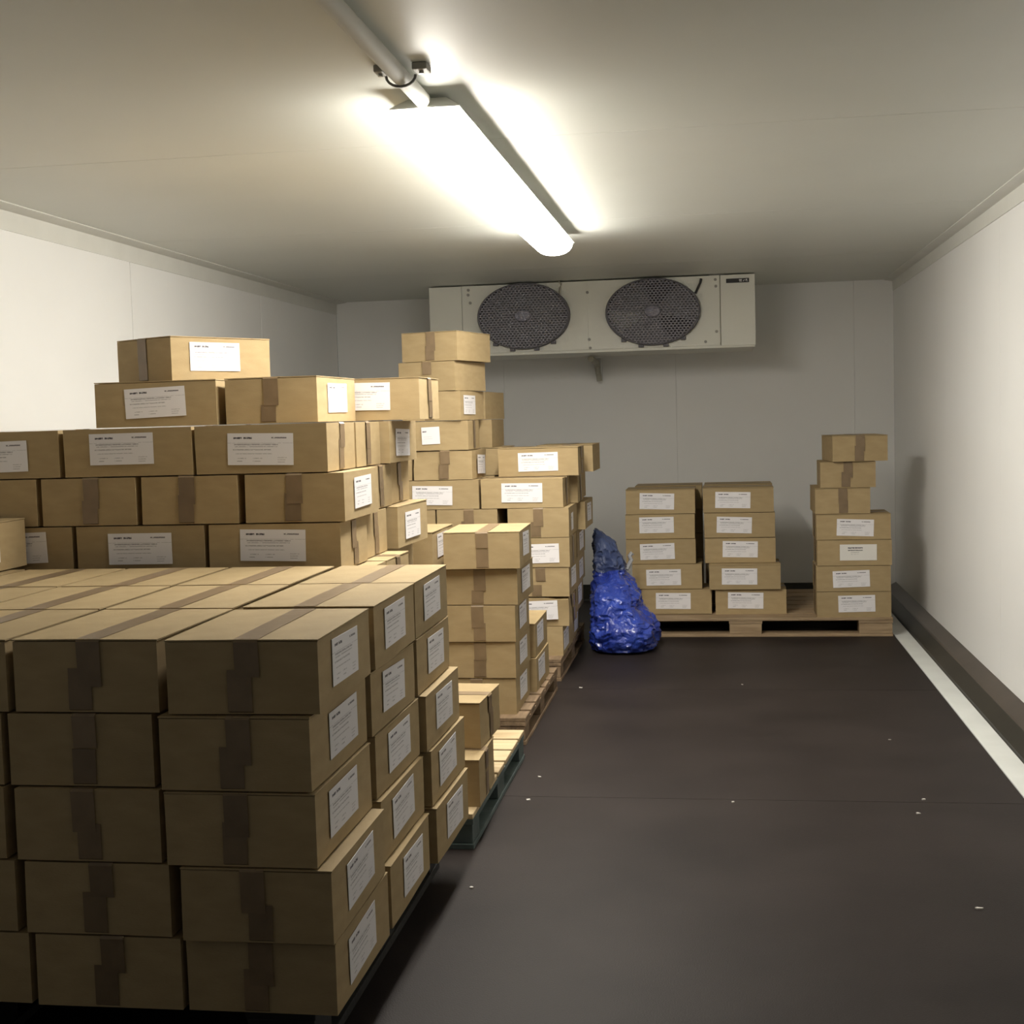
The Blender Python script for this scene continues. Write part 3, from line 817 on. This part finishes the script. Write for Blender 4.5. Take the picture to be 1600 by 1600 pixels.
for r in range(NT + 1):
    z, xl, xr, yf, yb = lerp_key(r / NT)
    ring = []
    for k in range(NR):
        a = 2 * PI * k / NR
        ca, sa = math.cos(a), math.sin(a)
        ca = math.copysign(abs(ca) ** .85, ca); sa = math.copysign(abs(sa) ** .85, sa)
        p = Vector(((xl + xr) / 2 + (xr - xl) / 2 * ca, (yf + yb) / 2 + (yb - yf) / 2 * sa, z))
        q = p * 9
        f1 = abs(noise.noise(q * .8 + Vector((3, 1, 7)))) * .060
        f2 = abs(noise.noise(Vector((q.x * 2.2, q.y * 2.2, q.z * 3.6)))) * .030
        f3 = abs(noise.noise(q * 5.5)) * .010
        inw = (f1 + f2 + f3) * min(1, z / .03 + .2)
        c = Vector(((xl + xr) / 2, (yf + yb) / 2, z))
        d = (p - c); dl = max(d.length, 1e-4)
        p = p - d / dl * min(inw, dl * .6)
        p.z = max(0.001, p.z + (noise.noise(q * 1.7 + Vector((9, 9, 9))) * .018 if z > .05 else 0))
        ring.append((p.x - bx, p.y - by, p.z))
    rings.append(ring)
cut = int(NT * .655)
def skin(lo, hi):
    bm = bmesh.new()
    R = [[bm.verts.new(v) for v in ring] for ring in rings[lo:hi + 1]]
    for a, b in zip(R[:-1], R[1:]):
        for k in range(NR): bm.faces.new((a[k], a[(k + 1) % NR], b[(k + 1) % NR], b[k]))
    bm.faces.new(R[0][::-1]); bm.faces.new(R[-1])
    return bm
obj('bag_body', skin(0, cut), 'bag', bag, smooth=True)
obj('gathered_top', skin(cut, NT), 'bagtop', bag, smooth=True)
bm = tube_bm([(.005, .262, .40), (.018, .270, .425), (.030, .275, .452), (.022, .278, .475), (.038, .28, .492)], .013, 8)
obj('tied_neck', bm, 'greytie', bag, smooth=True)

# ------------------------------------------------------------------ paper scraps on the floor
SCR = [((-.678, 3.479), .010, 'small white paper scrap on floor near the front stack'), ((.632, 3.427), .016, 'largest white scrap on floor at lower right'),
       ((.096, 6.231), .008, 'tiny white scrap in the middle of the far floor'), ((.03, 4.325), .009, 'pale scrap at mid floor joint'),
       ((.638, 4.387), .010, 'upper of two pale scraps near the white strip'), ((.600, 4.234), .012, 'lower of two pale scraps near the white strip'),
       ((-.640, 4.60), .010, 'pale scrap on floor beside the green pallet'), ((-.640, 4.315), .012, 'pale sliver on floor beside the green pallet corner'),
       ((-.65, 6.15), .012, 'pale sliver on floor beside the seven-high stack'), ((.631, 5.191), .009, 'tiny pale scrap on floor right of centre')]
for (x, y), s, t in SCR:
    s *= .62
    rnd = random.Random(t)
    bm = bmesh.new()
    pts = [(s * rnd.uniform(.8, 1.1) * math.cos(a), .8 * s * rnd.uniform(.7, 1.1) * math.sin(a)) for a in [PI * 2 * k / 6 for k in range(6)]]
    lo = [bm.verts.new((a, b, 0)) for a, b in pts]
    hi = [bm.verts.new((a, b, .0015 + rnd.uniform(0, .003))) for a, b in pts]
    bm.faces.new(lo[::-1]); bm.faces.new(hi)
    for k in range(6): bm.faces.new((lo[k], lo[(k + 1) % 6], hi[(k + 1) % 6], hi[k]))
    tag(obj('paper_scrap', bm, 'paper', None, (x, y, 0.0002)), t, 'scrap', 'scraps on the floor')
